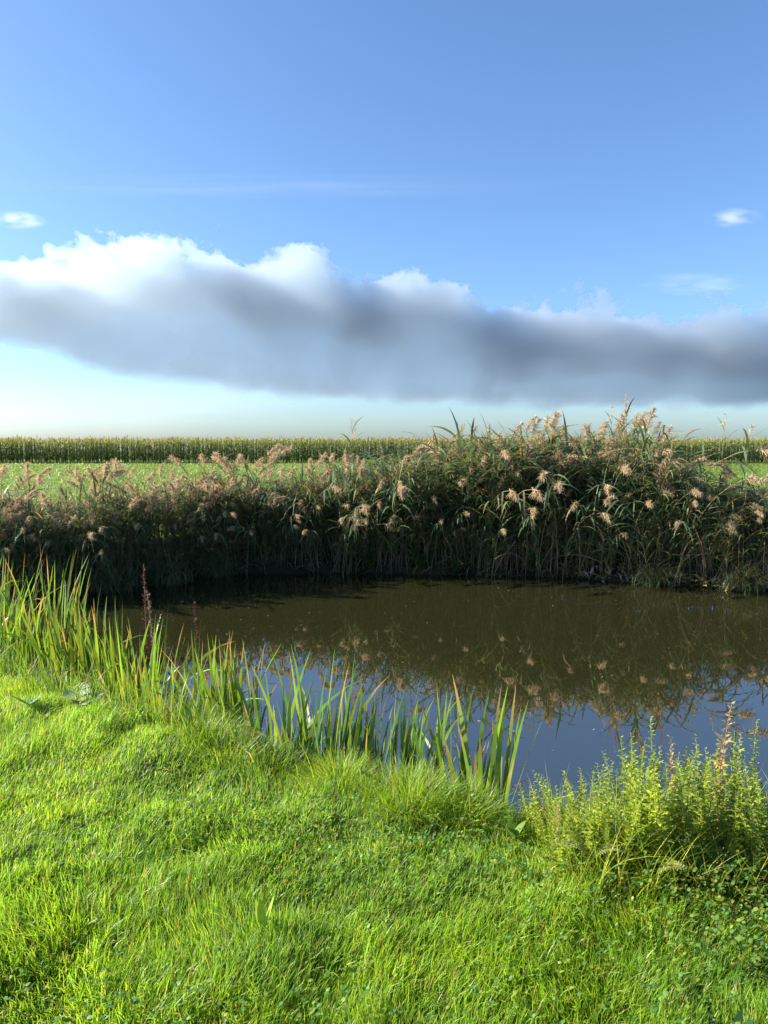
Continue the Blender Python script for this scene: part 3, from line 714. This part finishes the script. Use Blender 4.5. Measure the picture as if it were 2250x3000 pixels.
# ------------------------------------------------------------------ broad leaved plants
def leafplant(r, n, L, w, c, a=(.3, .9), b=(.5, 1.2), wave=.0):
    g = Geo(); az = np.arange(n) * 6.283 / n + r.uniform(0, .8, n)
    l = L * r.uniform(.75, 1.15, n); a0 = r.uniform(*a, n); a1 = a0 + r.uniform(*b, n); k = 9
    P = arc(np.zeros((n, 3)), az, l, a0, a1, k, 1.2)
    P[:, :, 2] += wave * np.sin(np.linspace(0, 14, k))[None]
    W = (w * r.uniform(.8, 1.2, n))[:, None] * np.array([.12, .3, .75, 1, 1, .9, .7, .4, .03])[None]
    V, Fq = ribbon(P, W, sides(az, r.normal(0, .3, n), a0)); g.add(V, Fq, blade_tint(np.array(c), n, k, r, .2)); return g
for x, y, n, L, w, c, a, b, lab in [
    (-1.93, 4.62, 7, .17, .10, (.24, .33, .2), (.35, 1.0), (.3, .8), 'grey green plant with broad felted leaves at the lawn edge on the left'),
    (-2.2, 4.45, 5, .11, .07, (.18, .28, .16), (.5, 1.1), (.2, .5), 'flat bluish broad leaved plant low in the grass left of the felted one'),
    (-.41, 2.37, 3, .14, .032, (.24, .36, .05), (.1, .3), (.1, .3), 'bright yellow green seedling with two upright leaves alone in the lawn'),
    (.98, 1.93, 7, .1, .03, (.035, .085, .03), (.9, 1.2), (.3, .5), 'dark green rosette at the bottom right of the lawn'),
    (.55, 3.0, 5, .12, .035, (.14, .24, .02), (.4, .9), (.4, .8), 'leafy dandelion plant between the lawn and the separate iris clump'),
    (1.25, 2.66, 6, .2, .05, (.09, .17, .03), (.3, .8), (.5, 1.), 'broad leaved plant shading the front of the herb patch')]:
    o = link('broad_leaved_plant', leafplant(r, n, L, w, c, a, b).mesh('broad_leaved_plant', [M_HERB])); o.location = (x, y, float(terrain(x, y)) + .03)
    tag(o, lab, 'plant', 'broad leaved plants in the lawn')
def silverweed(r, L):
    g = Geo(); n = 12
    P = arc(np.zeros((1, 3)), np.zeros(1), np.array([L]), np.array([.5]), np.array([2.0]), n)[0]
    v, f = tube(P, .0015, 3); g.add(v, f, np.array([.2, .24, .06]))
    for sgn in (-1, 1):
        l = .03 * np.sin(np.linspace(.5, 2.7, n)) + .004
        Q = P[:, None] + (np.array([.25, sgn, .1]))[None, None] * (l[:, None] * np.linspace(0, 1, 4))[..., None]
        V, Fq = ribbon(Q, np.tile(np.array([[.004, .012, .01, .002]]), (n, 1)), np.tile(np.array([[1., 0, 0]]), (n, 1)))
        g.add(V, Fq, blade_tint(np.array([.30, .34, .10]), n, 4, r, .15))
    return g
for x, y, rz, lab in [(.78, 2.7, 3.1, 'silvery feather shaped leaf arching left at the foot of the herb patch'), (.8, 2.68, -.1, 'silvery feather shaped leaf arching right beside its twin'), (1.02, 2.62, -.4, 'silvery feather shaped leaf curling under the herb patch, apart from the pair')]:
    o = link('silverweed_leaf', silverweed(r, .105).mesh('silverweed_leaf', [M_HERB])); o.location = (x, y, float(terrain(x, y)) + .1); o.rotation_euler = (0, 0, rz)
    tag(o, lab, 'silverweed', 'silverweed leaves at the herb patch')

# ------------------------------------------------------------------ sky, cloud, sun
SUN_AZ, SUN_EL = R(-84), R(27)
w = bpy.data.worlds.new('World'); scene.world = w; w.use_nodes = True
nt = w.node_tree; N = nt.nodes; Lk = nt.links; N.clear()
out = N.new('ShaderNodeOutputWorld'); bg = N.new('ShaderNodeBackground'); bg.inputs['Strength'].default_value = .058
sk = N.new('ShaderNodeTexSky'); sk.sky_type = 'NISHITA'; sk.sun_disc = False
sk.sun_elevation = SUN_EL; sk.sun_rotation = SUN_AZ; sk.altitude = 0; sk.air_density = .95; sk.dust_density = 1.15; sk.ozone_density = 3.0
gm = N.new('ShaderNodeGamma'); gm.inputs['Gamma'].default_value = 1.0
tn = N.new('ShaderNodeMix'); tn.data_type = 'RGBA'; tn.blend_type = 'MULTIPLY'; tn.inputs[0].default_value = 1.0; tn.inputs[7].default_value = (.88, 1.06, 1.25, 1)
Lk.new(sk.outputs[0], gm.inputs['Color']); Lk.new(gm.outputs[0], tn.inputs[6]); Lk.new(tn.outputs[2], bg.inputs['Color']); Lk.new(bg.outputs[0], out.inputs['Surface'])
sun = bpy.data.lights.new('sun', 'SUN'); sun.energy = 5.0; sun.angle = R(.5); sun.color = (1.0, .91, .78)
so = bpy.data.objects.new('sun', sun); COL.objects.link(so)
from mathutils import Vector
to_sun = Vector((math.sin(SUN_AZ) * math.cos(SUN_EL), math.cos(SUN_AZ) * math.cos(SUN_EL), math.sin(SUN_EL)))
so.rotation_euler = to_sun.to_track_quat('Z', 'Y').to_euler(); so.location = (-20, 5, 15)

def cloud_bank():
    """a bank of cloud ten kilometres off: a closed hull that holds an uneven volume"""
    TX = [-10, -5.35, -4.3, -3.9, -3.3, -2.6, -2.0, -.9, -.35, .33, 1.1, 1.62, 2.5, 3.7, 4.5, 5.4, 10]
    TZ = [2.2, 2.36, 2.45, 2.64, 2.55, 2.64, 2.42, 2.38, 2.06, 2.18, 2.05, 1.76, 1.72, 1.7, 1.68, 1.6, 1.6]
    BX = [-10, -5.35, -4.06, -3.4, -2.65, -.83, 1, 5, 10]
    BZ = [1.7, 1.46, 1.08, .93, .84, .66, .58, .55, .52]
    m, nt, N, Lk = new_mat('cloud_vapour')
    out = N.new('ShaderNodeOutputMaterial'); pv = N.new('ShaderNodeVolumePrincipled')
    pv.inputs['Color'].default_value = (.83, .895, .945, 1); pv.inputs['Anisotropy'].default_value = .8  # blue of the air in between is put into the vapour colour
    tc = N.new('ShaderNodeTexCoord'); sc = N.new('ShaderNodeVectorMath'); sc.operation = 'SCALE'; sc.inputs['Scale'].default_value = .001
    Lk.new(tc.outputs['Object'], sc.inputs[0])
    sp = N.new('ShaderNodeSeparateXYZ'); Lk.new(sc.outputs[0], sp.inputs[0])
    def math_(op, a, b=None, c=None, clamp=False):
        n = N.new('ShaderNodeMath'); n.operation = op; n.use_clamp = clamp
        for i, q in enumerate((a, b, c)):
            if q is None: continue
            if isinstance(q, (int, float)): n.inputs[i].default_value = q
            else: Lk.new(q, n.inputs[i])
        return n.outputs[0]
    def curve(xs, zs):
        n = N.new('ShaderNodeFloatCurve'); cm = n.mapping; cv = cm.curves[0]
        pts = [((a + 10) / 20, b / 4) for a, b in zip(xs, zs)]
        cv.points[0].location = pts[0]; cv.points[1].location = pts[-1]
        for q in pts[1:-1]: cv.points.new(*q)
        cm.update(); Lk.new(math_('MULTIPLY_ADD', sp.outputs[0], .05, .5), n.inputs['Value'])
        return math_('MULTIPLY', n.outputs[0], 4.)
    Tz = curve(TX, TZ); Bz = curve(BX, BZ)
    def noise(scale, detail, rough=.55, off=0.):
        mp = N.new('ShaderNodeMapping'); mp.inputs['Location'].default_value = (off, off * .7, off * 1.3); mp.inputs['Scale'].default_value = (1, .55, 1.25); Lk.new(sc.outputs[0], mp.inputs[0])
        n = N.new('ShaderNodeTexNoise'); n.inputs['Scale'].default_value = scale; n.inputs['Detail'].default_value = detail; n.inputs['Roughness'].default_value = rough
        Lk.new(mp.outputs[0], n.inputs['Vector']); return math_('SUBTRACT', n.outputs['Fac'], .5)
    n1 = math_('MULTIPLY_ADD', noise(4.2, 4, .6, 3.), .34, noise(1.35, 5, .6))
    z = sp.outputs[2]; y = sp.outputs[1]
    dt = math_('MULTIPLY_ADD', n1, 1.5, math_('SUBTRACT', Tz, z))          # km below the ragged top
    db = math_('MULTIPLY_ADD', n1, .45, math_('SUBTRACT', z, Bz))          # km above the flatter base
    df = math_('MULTIPLY_ADD', n1, 2.0, math_('SUBTRACT', y, -.9)); dk = math_('SUBTRACT', 1.6, y)
    a = math_('MULTIPLY', dt, 20.0, clamp=True); b = math_('MULTIPLY', db, 9.0, clamp=True); c = math_('MULTIPLY', df, 6., clamp=True); d = math_('MULTIPLY', dk, 3., clamp=True)
    dn = math_('MULTIPLY', math_('MULTIPLY', a, b), math_('MULTIPLY', c, d))
    head = math_('SUBTRACT', 1.0, math_('MULTIPLY', dt, 1.3, clamp=True))  # the tops are the thickest
    body = math_('MULTIPLY_ADD', n1, .001, .00095)
    dens = math_('MULTIPLY_ADD', head, .0042, math_('MAXIMUM', body, .0004))
    Lk.new(math_('MULTIPLY', dn, dens), pv.inputs['Density'])
    Lk.new(pv.outputs[0], out.inputs['Volume'])
    xs = np.linspace(-10, 10, 41); top = np.interp(xs, TX, TZ) + .42; bot = np.interp(xs, BX, BZ) - .14
    V = []
    for yy in (-1.5, 1.6):
        for zz in (bot, top): V.append(np.stack([xs, np.full(41, yy), zz], -1))
    V = np.concatenate(V) * 1000.; n = 41
    q = np.arange(n - 1); A, B, C, D = 0, n, 2 * n, 3 * n     # A near-bottom, B near-top, C far-bottom, D far-top
    st = lambda a, b: np.stack([a + q, a + q + 1, b + q + 1, b + q], -1)
    Fq = np.concatenate([st(A, B), st(D, C), st(C, A), st(B, D), [[A, B, D, C]], [[A + n - 1, C + n - 1, D + n - 1, B + n - 1]]])
    g = Geo(); g.add(V, Fq, np.array([1., 1, 1])); me = g.mesh('cloud', [m])
    me.polygons.foreach_set('use_smooth', np.zeros(len(me.polygons), bool))
    o = link('cloud', me); o.location = (0, 10500, 0)
    for mm in (m,): mm.cycles.volume_step_rate = .06
    tag(o, 'long grey cloud bank with white ragged tops above the field', 'cloud', kind='stuff')
cloud_bank()
def small_cloud(loc, rad, dens, scale, label):
    m, nt, N, Lk = new_mat('cloud_wisp')
    out = N.new('ShaderNodeOutputMaterial'); pv = N.new('ShaderNodeVolumePrincipled'); pv.inputs['Color'].default_value = (.95, .96, .98, 1)
    tc = N.new('ShaderNodeTexCoord'); ln = N.new('ShaderNodeVectorMath'); ln.operation = 'LENGTH'
    Lk.new(tc.outputs['Object'], ln.inputs[0])
    mp = N.new('ShaderNodeMapping'); mp.inputs['Scale'].default_value = scale; mp.inputs['Location'].default_value = (loc[0] * .01, 0, 0); Lk.new(tc.outputs['Object'], mp.inputs[0])
    no = N.new('ShaderNodeTexNoise'); no.inputs['Scale'].default_value = 1.; no.inputs['Detail'].default_value = 5; Lk.new(mp.outputs[0], no.inputs['Vector'])
    mr = N.new('ShaderNodeMapRange'); mr.inputs[1].default_value = .42; mr.inputs[2].default_value = .72; Lk.new(no.outputs['Fac'], mr.inputs[0])
    fa = N.new('ShaderNodeMapRange'); fa.inputs[1].default_value = 1.; fa.inputs[2].default_value = .2; Lk.new(ln.outputs['Value'], fa.inputs[0])
    m1 = N.new('ShaderNodeMath'); m1.operation = 'MULTIPLY'; Lk.new(mr.outputs[0], m1.inputs[0]); Lk.new(fa.outputs[0], m1.inputs[1])
    m2 = N.new('ShaderNodeMath'); m2.operation = 'MULTIPLY'; m2.inputs[1].default_value = dens; Lk.new(m1.outputs[0], m2.inputs[0])
    Lk.new(m2.outputs[0], pv.inputs['Density']); Lk.new(pv.outputs[0], out.inputs['Volume'])
    th = np.linspace(0, 2 * np.pi, 25)[:-1]; ph = np.linspace(.02, np.pi - .02, 13)
    V = np.stack([np.outer(np.sin(ph), np.cos(th)), np.outer(np.sin(ph), np.sin(th)), np.outer(np.cos(ph), np.ones(24))], -1).reshape(-1, 3)
    Fq = [(i * 24 + j, (i + 1) * 24 + j, (i + 1) * 24 + (j + 1) % 24, i * 24 + (j + 1) % 24) for i in range(12) for j in range(24)]
    for a in (0, 12 * 24): Fq += [(a, a + 2 * j + 1, a + 2 * j + 2, a + 2 * j + 3 if 2 * j + 3 < 24 else a) for j in range(11)]
    g = Geo(); g.add(V, Fq, np.array([1., 1, 1])); o = link('cloud_wisp', g.mesh('cloud_wisp', [m])); o.location = loc; o.scale = rad
    m.cycles.volume_step_rate = .6
    tag(o, label, 'cloud', 'small clouds')
small_cloud((-5000, 10400, 3050), (420, 250, 110), .0045, (1.6, 1.5, 1.2), 'small white wisp above the left end of the cloud bank')
small_cloud((4750, 10400, 3080), (420, 250, 130), .0022, (1.4, 1.5, 1.6), 'faint white wisp alone in the blue at the right')
small_cloud((-1500, 10400, 3500), (4200, 400, 150), .00032, (2.2, 1.5, 3.0), 'very faint thin veil of cirrus across the middle of the sky')
small_cloud((-6500, 15500, 350), (9000, 1500, 1250), .00022, (.6, .5, .8), 'added milky veil whitening the low sky at the left')  # added volume standing in for horizon haze, to whiten the low sky
small_cloud((4300, 10400, 2200), (900, 300, 170), .0008, (1.8, 1.5, 2.4), 'thin veil just above the right part of the cloud bank')

# ------------------------------------------------------------------ camera and render settings
cam = bpy.data.cameras.new('camera'); co = bpy.data.objects.new('camera', cam); COL.objects.link(co)
co.location = (0, 0, 2.15); co.rotation_euler = (R(90 - 5.2), 0, 0)
cam.sensor_fit = 'VERTICAL'; cam.sensor_height = 36; cam.lens = 26.0; cam.clip_start = .05; cam.clip_end = 60000
scene.camera = co
scene.render.engine = 'CYCLES'
cy = scene.cycles
cy.use_denoising = True
cy.max_bounces = 8; cy.diffuse_bounces = 3; cy.glossy_bounces = 3; cy.transmission_bounces = 4; cy.volume_bounces = 4; cy.transparent_max_bounces = 8
cy.volume_max_steps = 512
scene.view_settings.view_transform = 'Standard'; scene.view_settings.look = 'None'
scene.view_settings.exposure = 1.8; scene.view_settings.gamma = 1
